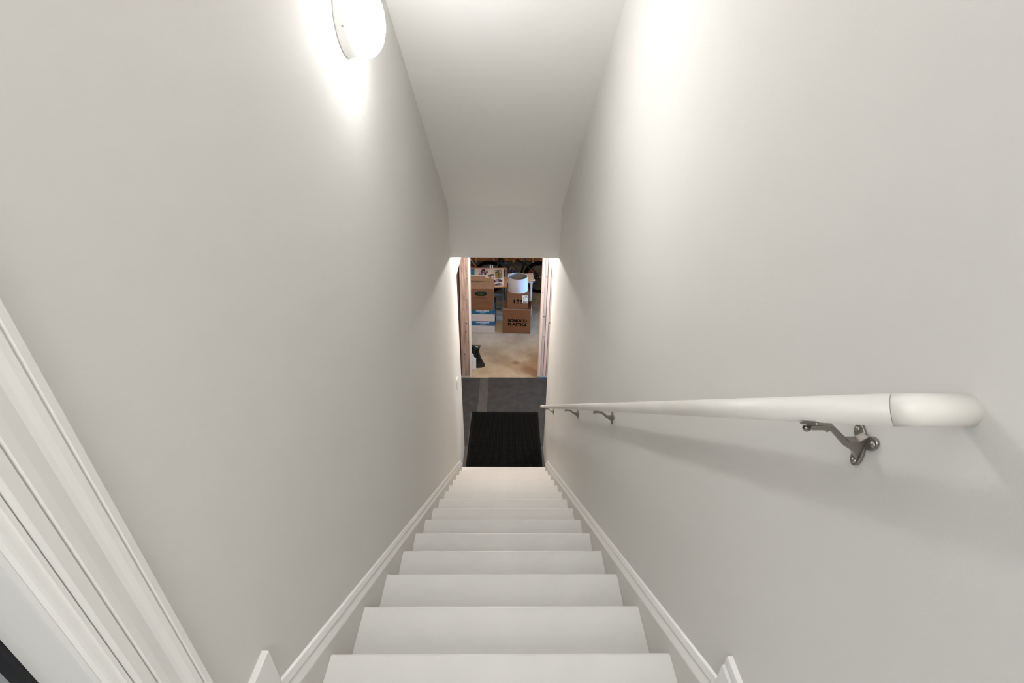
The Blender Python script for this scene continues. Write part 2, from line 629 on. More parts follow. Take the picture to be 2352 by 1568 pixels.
# local: x from wall face (positive into the stair), y from the jamb face
cas = [(0.0, 0.080), (0.0155, 0.080), (0.0165, 0.0785), (0.0165, 0.0700), (0.0120, 0.0692), (0.0120, 0.0672), (0.0150, 0.0660), (0.0142, 0.058), (0.0120, 0.050), (0.0110, 0.044), (0.0118, 0.036), (0.0125, 0.029), (0.0125, 0.0190), (0.0060, 0.0185), (0.0060, 0.0165), (0.0095, 0.0160), (0.0095, 0.0025), (0.0040, 0.0020), (0.0, 0.0020)]
upright(cas, 0.0, 2.10).obj('casing', TRIM, dr)
jam = [(0.0, -0.004), (-0.115, -0.004), (-0.115, 0.0), (0.0, 0.0)]
MB().box(-0.115, 0.0, -0.005, 0.0, 0.0, 2.03).obj('jamb', TRIM, dr)
stp = [(-0.004, -0.005), (-0.005, -0.010), (-0.009, -0.0105), (-0.011, -0.008), (-0.017, -0.0095), (-0.020, -0.013), (-0.024, -0.0115), (-0.032, -0.0125), (-0.037, -0.0125), (-0.038, -0.005)]
upright(stp, 0.0, 2.03).obj('door_stop', TRIM, dr)
MB().box(-0.139, -0.1155, -0.012, 0.01, 0.0, 2.03).obj('weather_strip', mat('black_gasket', (5, 6, 12), 0.6), dr)
# far jamb, head and their casings (behind the camera's left shoulder)
MB().box(-0.115, 0.0, -0.85, -0.845, 0.0, 2.03).obj('jamb', TRIM, dr)
MB().box(-0.115, 0.0, -0.845, -0.005, 2.025, 2.03).obj('head_jamb', TRIM, dr)
MB().box(0.0, 0.014, -0.91, -0.85, 0.0, 2.10).obj('casing', TRIM, dr)
MB().box(0.0, 0.014, -0.85, 0.004, 2.03, 2.10).obj('head_casing', TRIM, dr)
# the room beyond the opening
b = MB()
b.box(-2.6, -W - 0.115, -2.2, -2.1, ZL, 2.7)
b.box(-2.6, -W - 0.115, 0.35, 0.45, ZL, 2.7)
b.box(-2.7, -2.6, -2.2, 0.45, ZL, 2.7)
struct(b.obj('wall_side_room', WALL))
struct(MB().box(-2.7, -W - 0.115, -2.2, 0.45, 2.7, 2.8).obj('ceiling_side_room', CEIL))
struct(MB().box(-2.7, -W - 0.115, -2.2, 0.45, ZL - 0.2, ZL).obj('floor_side_room', TREAD))

# ------------------------------------------------------------------ wall lamp
LY, LZ = 1.005, 1.54
lp = thing('wall_lamp', 'round white flush wall lamp with lit opal glass on the left wall', 'lamp', (-W, LY, LZ))
MX = Matrix.Rotation(PI / 2, 4, 'Y')
MB().lathe([(0.0, 0.0), (0.100, 0.0), (0.102, 0.002), (0.102, 0.006), (0.099, 0.009), (0.0985, 0.036), (0.096, 0.040), (0.0, 0.040)], 48, MX).obj('lamp_pan', PAN, lp)
MB().lathe([(0.0935, 0.0395), (0.099, 0.044), (0.1015, 0.050), (0.102, 0.057), (0.1008, 0.066), (0.0975, 0.076), (0.0925, 0.085), (0.086, 0.093), (0.078, 0.1005), (0.068, 0.107), (0.056, 0.1125), (0.042, 0.117), (0.027, 0.120), (0.013, 0.1215), (0.0, 0.122)], 72, MX).obj('glass_dome', GLASS, lp)
for a in (0.75, 0.75 + 2.1, 0.75 + 4.2):
    MB().lathe([(0.0, 0.1025), (0.0025, 0.102), (0.0025, 0.097)], 10, Matrix.Rotation(a + PI, 4, 'X') @ Matrix.Translation((0.022, 0, 0))).obj('screw', NICKEL, lp)

# ------------------------------------------------------------------ handrail
RX = 0.41
RY0, RY1 = -0.345, 3.47


def rz_(y):
    return 1.106 - SL * (y + 0.35)


RR = 0.0172
hr = thing('handrail', 'round white-painted handrail on metal brackets along the right wall', 'handrail', (RX, RY0, rz_(RY0)))
d = Vector((0, RUN, -RISE)).normalized()
EX = Vector((1, 0, 0))
NU = Vector((0, RISE, RUN)).normalized()
L = (RY1 - RY0) / d.y
n = 28


def ring_at(b, c, r, ax_u, ax_w, along=None, mitre=None):
    vs = []
    for k in range(n):
        v = r * (math.cos(2 * PI * k / n) * ax_u + math.sin(2 * PI * k / n) * ax_w)
        s_ = v.dot(mitre) if mitre is not None else 0.0
        vs.append(b.bm.verts.new(c + v + (along * s_ if along is not None else Vector((0, 0, 0)))))
    return vs


def skin(b, rings):
    for A, B in zip(rings, rings[1:]):
        for k in range(n):
            b.face((A[k], A[(k + 1) % n], B[(k + 1) % n], B[k]), True)
    b.face(rings[0][::-1])
    b.face(rings[-1])


b = MB()
rings = [ring_at(b, Vector((0, 0, 0)), RR, EX, NU, d, EX)]
for t in (0.5, 1.5, 2.5, 3.5):
    rings.append(ring_at(b, d * t, RR, EX, NU))
for t, r in ((L - 0.016, RR), (L - 0.008, RR * 0.92), (L - 0.003, RR * 0.72), (L, RR * 0.35)):
    rings.append(ring_at(b, d * t, r, EX, NU))
skin(b, rings)
b.obj('rail', RAILP, hr)
# return to the wall, mitred on the upper end
b = MB()
rings = [ring_at(b, d * -0.0006, RR, d, NU, EX, d), ring_at(b, EX * 0.02, RR, d, NU), ring_at(b, EX * (W - RX), RR, d, NU)]
skin(b, rings)
b.obj('rail_return', RAILP, hr)


def bracket(y):
    zc = rz_(y)
    o = Vector((0, y - RY0, zc - rz_(RY0)))
    wx = W - RX
    b = MB()
    # wall plate: three lobes
    pl = []
    for k in range(48):
        a = 2 * PI * k / 48
        r = 0.0175 + 0.0085 * math.cos(3 * (a + PI / 2)) + 0.006 * max(0, -math.sin(a)) ** 6
        pl.append((o.y + r * math.cos(a) * 0.92, o.z - 0.056 + r * math.sin(a) * 1.22))
    b.prism(pl, 0, wx - 0.0045, wx - 0.0002, 0.0012)
    # arm in the plane across the rail
    zt = o.z - RR / 0.8 - 0.0012
    arm = [(-0.006, zt), (0.022, zt), (0.052, zt - 0.026), (0.066, zt - 0.026), (wx - 0.004, zt - 0.018), (wx - 0.004, zt - 0.060), (0.064, zt - 0.044), (0.046, zt - 0.033), (0.021, zt - 0.0085), (0.0165, zt - 0.0115), (0.014, zt - 0.008), (-0.006, zt - 0.008)]
    b.prism(arm, 1, o.y - 0.0055, o.y + 0.0055, 0.0012)
    # saddle under the rail
    b.box(-0.009, 0.009, o.y - 0.017, o.y + 0.017, zt - 0.002, zt + 0.0015, 0.0006, rot_about((0, o.y, zt), 'X', -math.atan(SL)))
    br = b.obj('bracket', NICKEL, hr)
    for (dy, dz) in ((-0.0155, 0.011), (0.0155, 0.011), (0.0, -0.031)):
        MB().lathe([(0.0, 0.0075), (0.003, 0.0068), (0.0042, 0.005), (0.0045, 0.004)], 12,
                   Matrix.Translation((wx, o.y + dy, o.z - 0.056 + dz)) @ Matrix.Rotation(-PI / 2, 4, 'Y')).obj('screw', NICKEL, br)
    MB().lathe([(0.0, -0.0045), (0.0035, -0.004), (0.0048, -0.002), (0.0048, 0.0)], 12, Matrix.Translation((-0.008, o.y, zt - 0.0075))).obj('screw', NICKEL, br)


for y in (-0.252, 0.95, 1.763, 3.016):
    bracket(y)

# ------------------------------------------------------------------ light switch on the left wall near the foot of the stairs
sw = thing('light_switch', 'white light switch plate on the left wall near the foot of the stairs', 'switch', (-W, 3.385, -1.40))
MB().box(0.0, 0.006, -0.036, 0.036, -0.058, 0.058, 0.002).obj('switch_plate', PLASTIC_W, sw)
MB().prism([(0.005, -0.008), (0.020, 0.012), (0.018, 0.016), (0.005, 0.010)], 1, -0.005, 0.005, 0.001).obj('toggle', PLASTIC_W, sw)
for z in (-0.036, 0.036):
    MB().lathe([(0.0, 0.0075), (0.003, 0.007), (0.0035, 0.0055)], 10, Matrix.Translation((0, 0, z)) @ MX).obj('screw', NICKEL, sw)

# ------------------------------------------------------------------ door mat
dm = thing('door_mat', 'black ribbed rubber-backed door mat at the foot of the stairs', 'mat', (0.009, 3.86, ZF + 0.0065), -0.006)
hw, y0, y1 = 0.455, -0.53, 0.677
MB().box(-hw, hw, y0, y1, 0.0, 0.005, 0.002).obj('mat_backing', MATE, dm)
b = MB()
nx_, ny_ = 46, 54
for i in range(nx_):
    x = -hw + 0.03 + (2 * hw - 0.06) * (i + 0.5) / nx_
    for j in range(ny_):
        yy = y0 + 0.03 + (y1 - y0 - 0.06) * (j + 0.5) / ny_
        w2 = (2 * hw - 0.06) / nx_ * 0.36
        l2 = (y1 - y0 - 0.06) / ny_ * 0.40
        h = 0.0105 + random.uniform(-0.001, 0.001)
        v = [b.bm.verts.new(p) for p in ((x - w2, yy - l2, 0.0048), (x + w2, yy - l2, 0.0048), (x + w2, yy + l2, 0.0048), (x - w2, yy + l2, 0.0048),
                                         (x - w2 * .7, yy - l2 * .7, h), (x + w2 * .7, yy - l2 * .7, h), (x + w2 * .7, yy + l2 * .7, h), (x - w2 * .7, yy + l2 * .7, h))]
        for q in ((4, 5, 6, 7), (0, 1, 5, 4), (1, 2, 6, 5), (2, 3, 7, 6), (3, 0, 4, 7)):
            b.face([v[k] for k in q])
o = b.obj('mat_pile', MATB, dm)
o['kind'] = 'stuff'

# ------------------------------------------------------------------ stud partition with its doorway, y = 5.40
part = empty_struct('wall_partition', (0, 5.40, ZF))
H_ = -0.045 - ZF
lean = rot_about((-0.50, 0, 0), 'Y', 0.0)


def stud(x0, x1, m, y0=0.0, y1=0.089, z0=0.0, name='stud', top=H_, shift=0.0):
    b = MB()
    b.prism([(x0, z0), (x1, z0), (x1 + shift, top), (x0 + shift, top)], 1, y0, y1, 0.003)
    return b.obj(name, m, part)


stud(-0.715, -0.652, DARKW, 0.012, 0.10, 0.035, shift=0.03)  # shade left of the stud pair put into this darker wood colour
s1 = stud(-0.651, -0.597, PINE, 0.0, 0.089, 0.035, shift=0.05)
s2 = stud(-0.595, -0.531, PINE, 0.002, 0.091, 0.035, shift=0.048)
stud(-0.529, -0.500, WHITEM, -0.004, 0.10, 0.006, name='door_edge_strip', shift=0.043)
stud(0.510, 0.549, PINE2, 0.0, 0.089, 0.035)
stud(0.5505, 0.588, PINEG, 0.006, 0.095, 0.035)
stud(0.594, 0.631, PINE2, 0.0, 0.089, 0.035)
stud(0.636, 0.674, PINEG, 0.003, 0.092, 0.035)
MB().box(-3.1, -0.531, 0.0, 0.10, 0.0, 0.034, 0.002).obj('bottom_plate', PINEG, part)
MB().box(0.510, 3.1, 0.0, 0.10, 0.0175, 0.034, 0.002).obj('bottom_plate', PINEG, part)
MB().box(0.508, 3.1, -0.003, 0.104, 0.0, 0.017).obj('sill_gasket', SILLB, part)
for xx in (-1.1, -1.5, -1.9, -2.3, -2.7, 1.06, 1.46, 1.86, 2.26, 2.66):
    stud(xx, xx + 0.038, PINE, z0=0.035)
# knots and nail heads on the left studs
b = MB()
for (x, z, r, sq) in ((-0.565, 0.93, 0.008, 1.6), (-0.575, 0.80, 0.010, 1.2), (-0.545, 0.62, 0.006, 1.8), (-0.625, 1.02, 0.005, 1.2), (-0.603, 1.15, 0.004, 2.2), (-0.56, 1.3, 0.005, 1.0), (-0.60, 0.42, 0.007, 2.0), (-0.55, 1.62, 0.004, 1.2)):
    xs = x + 0.049 * z / H_
    pl = [(xs + r * math.cos(2 * PI * k / 10), z + r * sq * math.sin(2 * PI * k / 10)) for k in range(10)]
    b.prism(pl, 1, -0.0008, 0.0022)
b.obj('knot', KNOT, s1)
b = MB()
for (x, z, r) in ((0.562, 1.05, 0.006), (0.575, 0.72, 0.005), (0.528, 1.42, 0.006), (0.57, 1.66, 0.005), (0.65, 0.95, 0.006), (0.648, 0.6, 0.005)):
    pl = [(x + r * math.cos(2 * PI * k / 10), z + r * 1.5 * math.sin(2 * PI * k / 10)) for k in range(10)]
    b.prism(pl, 1, -0.0008, 0.007)
b.obj('knot', KNOT, part)

# ------------------------------------------------------------------ far basement wall: concrete stem, plate, studs, sheathing
fw = empty_struct('wall_far', (0, 9.0, ZF))
zt = -2.155 - ZF
MB().box(-3.2, 3.2, -0.08, 0.30, 0.0, zt, 0.006).obj('concrete_stem', CONCW, fw)
MB().box(-3.2, 3.2, 0.0, 0.10, zt + 0.0005, zt + 0.040, 0.002).obj('bottom_plate', PLATEG, fw)
for xx in (-2.6, -2.2, -1.8, -1.4, -1.0, -0.64, -0.262, 0.16, 0.58, 0.98, 1.38, 1.78, 2.2, 2.6):
    MB().box(xx, xx + 0.038, 0.002, 0.091, zt + 0.041, 2.62, 0.002).obj('stud', PINEF, fw)
xs = -3.2
while xs < 3.1:
    MB().box(xs + 0.002, min(xs + 1.22, 3.2) - 0.002, 0.095, 0.11, zt + 0.041, 2.62).obj('sheathing_panel', OSB, fw)
    xs += 1.22

# ------------------------------------------------------------------ boxes


def open_or_closed(root, w, d, h, m, name='box_body', z=0.0, tape=None):
    """closed carton, front face at y=0, centred in x"""
    MB().box(-w / 2, w / 2, 0.0, d, z, z + h, 0.004).obj(name, m, root)


# printed brown box, lower right, flaps raised round the box above it
sw_, sd, shh = 0.497, 0.42, 0.464
sb = thing('cardboard_box', 'large brown box with bold black lettering on the floor at right', 'box', (0.210, 6.842, ZF), -0.065, 'brown cardboard boxes')
open_or_closed(sb, sw_, sd, shh - 0.004, CARD)
b = MB()
th = 0.004
b.prism([(0.02, -0.002), (0.05, 0.055), (0.16, 0.095), (sd - 0.06, 0.10), (sd - 0.03, -0.002)], 0, sw_ / 2 - th, sw_ / 2, 0, Matrix.Translation((0, 0, shh - 0.004)) @ rot_about((sw_ / 2, 0, 0), 'Y', 0.10))
b.obj('side_flap', CARD_LIT, sb)
b = MB()
b.prism([(0.02, 0.0), (0.06, 0.05), (0.10, 0.055), (0.16, 0.02), (sd - 0.02, 0.015), (sd - 0.02, 0.0)], 0, -sw_ / 2, -sw_ / 2 + th, 0, Matrix.Translation((0, 0, shh - 0.004)) @ rot_about((-sw_ / 2, 0, 0), 'Y', 0.22))
b.obj('side_flap', CARD_LIT, sb)
MB().box(-sw_ / 2 + 0.004, sw_ / 2 - 0.004, -0.003, 0.05, shh - 0.0035, shh - 0.0005, 0.0012).obj('front_flap_edge', CARD_LIT, sb)
lettering('SONOCO', 0.335, 0.062, (0.015, -0.0003, 0.258), INKB, sb, bold=0.06)
lettering('PLASTICS', 0.335, 0.062, (0.015, -0.0003, 0.182), INKB, sb, bold=0.05)
b = MB()
rx0, rx1, rz0, rz1 = -0.205, -0.055, 0.338, 0.438
for (a, c, e, f) in ((rx0, rx1, rz0, rz0 + 0.003), (rx0, rx1, rz1 - 0.003, rz1), (rx0, rx0 + 0.003, rz0, rz1), (rx1 - 0.003, rx1, rz0, rz1)):
    b.box(a, c, -0.0006, 0.0002, e, f)
b.obj('printed_frame', INKBR, sb)

# box above it with the handling symbols
uw, ud, uh = 0.366, 0.345, 0.296
ub = thing('cardboard_box', 'brown box with black handling symbols and a shipping label, under the lampshade', 'box', (0.228, 6.888, ZF + shh), -0.01, 'brown cardboard boxes')
open_or_closed(ub, uw, ud, uh, CARD)
# symbols: upward arrow, wine glass, umbrella
b = MB()


def flat(pts):
    b.prism([(p[0], p[1]) for p in pts], 1, -0.0006, 0.0004)


ax, az = -0.063, 0.105
flat([(ax - 0.010, az), (ax + 0.010, az), (ax + 0.010, az + 0.048), (ax + 0.022, az + 0.048), (ax, az + 0.076), (ax - 0.022, az + 0.048), (ax - 0.010, az + 0.048)])
o = b.obj('arrow_symbol', INKB, ub)
b = MB()
ax = 0.001
flat([(ax - 0.020, az), (ax + 0.020, az), (ax + 0.020, az + 0.006), (ax + 0.004, az + 0.008), (ax + 0.004, az + 0.034), (ax + 0.014, az + 0.050), (ax + 0.022, az + 0.074), (ax - 0.022, az + 0.074), (ax - 0.014, az + 0.050), (ax - 0.004, az + 0.034), (ax - 0.004, az + 0.008), (ax - 0.020, az + 0.006)])
b.obj('glass_symbol', INKB, ub)
b = MB()
ax = 0.060
pl = [(ax - 0.024, az + 0.034)] + [(ax - 0.024 * math.cos(PI * k / 8), az + 0.034 + 0.036 * math.sin(PI * k / 8)) for k in range(1, 8)] + [(ax + 0.024, az + 0.034), (ax + 0.003, az + 0.036), (ax + 0.003, az + 0.008), (ax + 0.018, az + 0.006), (ax + 0.018, az), (ax - 0.018, az), (ax - 0.018, az + 0.006), (ax - 0.003, az + 0.008), (ax - 0.003, az + 0.036)]
flat(pl)
b.obj('umbrella_symbol', INKB, ub)
lb = MB().box(0.076, 0.176, -0.0012, 0.0002, 0.113, 0.258).obj('shipping_label', LABELW, ub, 'white paper shipping label')
b = MB()
for k in range(15):
    x = 0.090 + k * 0.0052
    b.box(x, x + random.choice((0.0016, 0.003, 0.004)), -0.0018, -0.0010, 0.124, 0.147)
for (x0, x1, z) in ((0.118, 0.160, 0.240), (0.086, 0.100, 0.214), (0.122, 0.142, 0.212), (0.152, 0.168, 0.216), (0.086, 0.108, 0.200), (0.090, 0.120, 0.176), (0.088, 0.100, 0.154)):
    b.box(x0, x1, -0.0018, -0.0010, z, z + 0.006)
b.obj('barcode', INKB, lb)
MB().box(-0.022, 0.026, 0.001, ud, uh + 0.0001, uh + 0.0007).obj('tape', mat('brown_tape', (170, 122, 78), 0.25), ub)

# file boxes on the left
fwid, fdep, fh = 0.425, 0.33, 0.2255
for k in range(2):
    lab = ('white file box with blue bands on the floor, lower of the two', 'white file box with blue bands, upper of the two, under a brown box')[k]
    fb = thing('file_box', lab, 'box', (-0.3885, 6.872, ZF + k * (fh + 0.0003)), -0.03 if k else -0.045, 'white file boxes')
    MB().box(-fwid / 2 + 0.002, fwid / 2 - 0.002, 0.0, fdep, 0.0, fh - 0.004, 0.003).obj('box_body', CARDW, fb)
    ld = MB().box(-fwid / 2, fwid / 2, -0.0025, fdep + 0.0025, fh - 0.088, fh, 0.003).obj('box_lid', BLUEP, fb, 'blue printed lid')
    lettering('OFFICE DEPOT', 0.235, 0.026, (0.0, -0.0030, fh - 0.024), INKW, ld, bold=0.03)
    b = MB()
    b.box(-0.035, 0.030, -0.0032, -0.002, fh - 0.053, fh - 0.047)
    b.box(-0.052, 0.048, -0.0032, -0.002, fh - 0.066, fh - 0.058)
    b.obj('small_print', mat('pale_blue_ink', (120, 160, 185), 0.7), ld)
    b = MB()
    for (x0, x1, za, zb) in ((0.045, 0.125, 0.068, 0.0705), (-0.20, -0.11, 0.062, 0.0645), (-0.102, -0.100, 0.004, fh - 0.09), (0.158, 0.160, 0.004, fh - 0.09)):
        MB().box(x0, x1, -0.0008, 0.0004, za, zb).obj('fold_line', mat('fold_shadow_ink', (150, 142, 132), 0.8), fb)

# storage box with the oval badge on top of the file boxes
ew, ed, eh = 0.408, 0.30, 0.402
eb = thing('cardboard_box', 'tall brown moving box with a dark oval badge, on the white file boxes', 'box', (-0.393, 6.852, ZF + 2 * fh + 0.001), 0.0, 'brown cardboard boxes')
open_or_closed(eb, ew, ed, eh, CARD)
fang = math.atan2(0.157, 0.2)
b = MB()
flap_len = 0.245
MF = Matrix.Translation((0, 0.001, eh + 0.001)) @ Matrix.Rotation(fang, 4, 'X')
b.prism([(-ew / 2 + 0.002, 0.0), (ew / 2 - 0.002, 0.0), (ew / 2 - 0.004, 0.196), (0.055, 0.222), (0.05, flap_len), (-ew / 2 + 0.003, flap_len)], 2, 0.0, 0.004, 0.0008, MF)
flp = b.obj('front_flap', CARD_LIT, eb, 'raised upper flap with printed lettering')
t = lettering('ExtraSpace', 0.196, 0.050, (-0.088, 0.138, 0.0043), INKG, flp, bold=0.02, facing='top')
t.data.transform(MF)
t = lettering('Storage', 0.130, 0.050, (0.078, 0.138, 0.0043), mat('faded_olive_ink', (96, 80, 52), 0.8), flp, bold=0.0, facing='top')
t.data.transform(MF)
b = MB()
b.prism([(-0.0, 0.16), (0.004, 0.16), (0.004, flap_len), (0.0, flap_len)], 2, 0.0035, 0.0045, 0, MF @ Matrix.Translation((0.03, 0, 0)))
b.obj('crease', INKBR, flp)
bx, bz = -0.020, 0.315
pl = []
for k in range(40):
    a = 2 * PI * k / 40
    c_, s_ = math.cos(a), math.sin(a)
    pl.append((bx + 0.108 * math.copysign(abs(c_) ** 0.55, c_), bz + 0.046 * s_ * (0.62 + 0.38 * (1 - abs(c_) ** 2) ** 0.5)))
bd = MB().prism(pl, 1, -0.0008, 0.0004).obj('badge', mat('dark_green_badge', (26, 38, 24), 0.9, spec=0.15), eb, 'dark green oval badge')
lettering('ExtraSpace', 0.15, 0.026, (bx, -0.0014, bz + 0.010), INKT, bd, bold=0.01)
lettering('Storage', 0.085, 0.018, (bx, -0.0014, bz - 0.018), INKT, bd, bold=0.0)
lettering('MOVING SUPPLIES', 0.205, 0.012, (bx + 0.002, -0.0006, bz - 0.080), INKB, eb, bold=0.0)
b = MB()
for (x0, x1, z) in ((-0.19, -0.10, 0.195), (-0.19, 0.16, 0.155), (-0.19, -0.02, 0.120), (0.0, 0.17, 0.120), (-0.19, -0.10, 0.085), (-0.19, 0.12, 0.062), (-0.19, 0.15, 0.03)):
    b.box(x0, x1, -0.0006, 0.0004, z, z + 0.0035)
b.obj('printed_line', INKBR, eb)

# ------------------------------------------------------------------ lampshade
ls = thing('lampshade', 'white linen drum lampshade standing on the brown box with symbols', 'lampshade', (0.226, 7.055, ZF + shh + uh + 0.0015))
H2 = 0.247
MB().lathe([(0.1745, 0.0), (0.1665, H2), (0.1650, H2), (0.1730, 0.0), (0.1745, 0.0)], 56).obj('shade_fabric', SHADE, ls)
MB().lathe([(0.1728, 0.002), (0.1648, H2 - 0.001)], 56).obj('shade_lining', SHADEI, ls)
MB().torus((0, 0, 0.0025), 0.1745, 0.0025, 'z', 56, 8).obj('rim_tape', mat('shade_rim_tape', (236, 230, 226), 0.8), ls)
MB().torus((0, 0, H2), 0.1660, 0.0028, 'z', 56, 8).obj('rim_tape', mat('shade_rim_tape', (236, 230, 226), 0.8), ls)
b = MB()
for k in range(3):
    a = 0.65 + k * 2 * PI / 3
    b.tube([(0.014 * math.cos(a), 0.014 * math.sin(a), H2 - 0.030), (0.15 * math.cos(a), 0.15 * math.sin(a), H2 - 0.030), (0.165 * math.cos(a), 0.165 * math.sin(a), H2 - 0.003)], 0.0024, 8)
b.torus((0, 0, H2 - 0.030), 0.016, 0.003, 'z', 20, 8)
b.obj('spider_fitting', WIRE, ls)

# ------------------------------------------------------------------ left table with the photo board
TZ = -1.935
tb = thing('table', 'brown-topped table under the photo board behind the boxes', 'table', (-0.34, 7.71, ZF))
hT = TZ - ZF
MB().box(-0.42, 0.374, -0.475, 0.50, hT - 0.022, hT, 0.003).obj('tabletop', BROWNT, tb)
for (x, y) in ((-0.39, -0.20), (0.345, -0.16), (-0.39, 0.45), (0.345, 0.45)):
    MB().tube([(x, y, hT - 0.0225), (x, y, 0.0)], 0.013, 10).obj('leg', mat('black_table_leg', (24, 23, 22), 0.5), tb)
for y in (-0.12, 0.45):
    MB().box(-0.40, 0.355, y - 0.01, y + 0.01, hT - 0.06, hT - 0.0225).obj('apron', mat('black_table_leg', (24, 23, 22), 0.5), tb)

pb = thing('photo_board', 'cream poster board with glued photographs lying on the brown table', 'board', (-0.355, 7.69, TZ + 0.001))
b = MB()
b.prism([(-0.325, -0.505), (0.328, -0.462), (0.338, 0.472), (-0.325, 0.450)], 2, 0.0, 0.006)
b.obj('board_sheet', CREAM, pb)
OX, OY = -0.355, 7.69


def photo(pts, m, border=None, lab=None):
    P = [(p[0] - OX, p[1] - OY) for p in pts]
    if border:
        cx = sum(p[0] for p in P) / 4
        cy_ = sum(p[1] for p in P) / 4
        Q = [(cx + (p[0] - cx) * (1 + border), cy_ + (p[1] - cy_) * (1 + border * 0.6)) for p in P]
        root = MB().prism(Q, 2, 0.006, 0.0070).obj('photograph', PHPAPER, pb, lab)
        MB().prism(P, 2, 0.0068, 0.0075).obj('photo_print', m, root)
    else:
        root = MB().prism(P, 2, 0.006, 0.0072).obj('photograph', m, pb, lab)
    return root


def blob(root, cx, cy_, rx, ry, m, z=0.0082, name='print_patch', n=16):
    MB().prism([(cx - OX + rx * math.cos(2 * PI * k / n), cy_ - OY + ry * math.sin(2 * PI * k / n)) for k in range(n)], 2, z - 0.0012, z).obj(name, m, root)


def patch(root, pts, m, z=0.0082, name='print_patch'):
    MB().prism([(p[0] - OX, p[1] - OY) for p in pts], 2, z - 0.0012, z).obj(name, m, root)


p = photo([(-0.672, 8.12), (-0.596, 8.124), (-0.578, 7.811), (-0.655, 7.809)], TEAL, None, 'teal photograph')
patch(p, [(-0.66, 8.02), (-0.60, 7.96), (-0.592, 7.91), (-0.655, 7.97)], mat('photo_lilac', (120, 136, 170), 0.4))
p = photo([(-0.507, 8.126), (-0.334, 8.138), (-0.320, 7.794), (-0.489, 7.79)], PHW, None, 'portrait of a dark-haired person in white')
blob(p, -0.418, 7.98, 0.040, 0.125, PHHAIR)
patch(p, [(-0.455, 7.80), (-0.372, 7.80), (-0.352, 7.87), (-0.395, 7.93), (-0.44, 7.93)], PHHAIR, 0.0084)
blob(p, -0.416, 7.965, 0.024, 0.060, PHFACE, 0.0088)
patch(p, [(-0.432, 7.80), (-0.394, 7.80), (-0.398, 7.88), (-0.428, 7.89)], PHW, 0.0090)
blob(p, -0.350, 7.94, 0.022, 0.055, PHDK, 0.0086)
blob(p, -0.354, 7.955, 0.013, 0.034, PHFACE, 0.0090)
patch(p, [(-0.488, 7.80), (-0.466, 7.80), (-0.470, 7.87), (-0.488, 7.85)], BRED, 0.0086)
p = photo([(-0.325, 7.80), (-0.222, 7.87), (-0.200, 7.66), (-0.280, 7.62)], mat('photo_ruddy', (150, 96, 76), 0.4, (176, 120, 100), 20), None, 'small ruddy photograph partly covered')
blob(p, -0.262, 7.79, 0.022, 0.035, mat('photo_green', (96, 92, 56), 0.4))
blob(p, -0.235, 7.70, 0.022, 0.04, LABELW)
p = photo([(-0.202, 8.04), (-0.072, 8.09), (-0.047, 7.640), (-0.176, 7.598)], PHGRASS, 0.14, 'large print of a figure on grass')
patch(p, [(-0.200, 8.03), (-0.073, 8.08), (-0.069, 8.03), (-0.197, 7.975)], PHDK)
patch(p, [(-0.196, 7.99), (-0.071, 8.05), (-0.070, 8.03), (-0.195, 7.965)], LABELW, 0.0085)
patch(p, [(-0.180, 7.96), (-0.110, 7.985), (-0.110, 7.945), (-0.178, 7.92)], PHDK, 0.0086)
blob(p, -0.128, 7.90, 0.009, 0.025, mat('photo_bronze', (120, 84, 50), 0.4), 0.0086)
patch(p, [(-0.142, 7.88), (-0.112, 7.88), (-0.110, 7.80), (-0.136, 7.80)], mat('photo_bronze', (120, 84, 50), 0.4), 0.0086)
patch(p, [(-0.134, 7.80), (-0.124, 7.80), (-0.120, 7.66), (-0.128, 7.66)], PHDK, 0.0086)
patch(p, [(-0.122, 7.80), (-0.112, 7.80), (-0.096, 7.72), (-0.104, 7.71)], PHDK, 0.0086)
patch(p, [(-0.115, 8.02), (-0.098, 8.03), (-0.072, 7.90), (-0.084, 7.89)], CREAM, 0.0090)
p = photo([(-0.207, 7.533), (-0.087, 7.618), (-0.040, 7.473), (-0.205, 7.396)], PHDK, 0.06, 'dark print with a pale figure')
blob(p, -0.150, 7.50, 0.030, 0.045, mat('photo_grey', (170, 160, 158), 0.4))
blob(p, -0.130, 7.465, 0.020, 0.030, PHFACE, 0.0086)
blob(p, -0.095, 7.555, 0.020, 0.030, mat('photo_grey', (170, 160, 158), 0.4))
p = photo([(-0.205, 7.344), (-0.079, 7.415), (-0.039, 7.306), (-0.202, 7.240)], mat('photo_mauve', (120, 92, 96), 0.4, (150, 126, 128), 24), 0.06, 'mauve print near the lower edge')
patch(p, [(-0.17, 7.345), (-0.11, 7.385), (-0.09, 7.345), (-0.15, 7.30)], PHDK)
patch(p, [(-0.10, 7.375), (-0.078, 7.39), (-0.055, 7.32), (-0.085, 7.32)], mat('photo_grey', (170, 160, 158), 0.4), 0.0086)
blob(p, -0.185, 7.275, 0.016, 0.03, PHFACE, 0.0086)

# spiral notebook on the table beside the board
nb = thing('notebook', 'grey spiral-bound notebook on the brown table right of the photo board', 'notebook', (0.014, 7.875, TZ + 0.0005))
MB().box(-0.026, 0.030, -0.195, 0.195, 0.0, 0.014, 0.002).obj('cover', GREYBK, nb)
for k in range(7):
    b = MB()
    y = -0.165 + k * 0.055
    b.tube([(-0.026 + 0.009 * (1 - math.cos(a)) - 0.004, y, 0.012 + 0.007 * math.sin(a)) for a in [PI * j / 8 for j in range(9)]], 0.0065, 8)
    b.obj('binding_ring', INKB, nb)

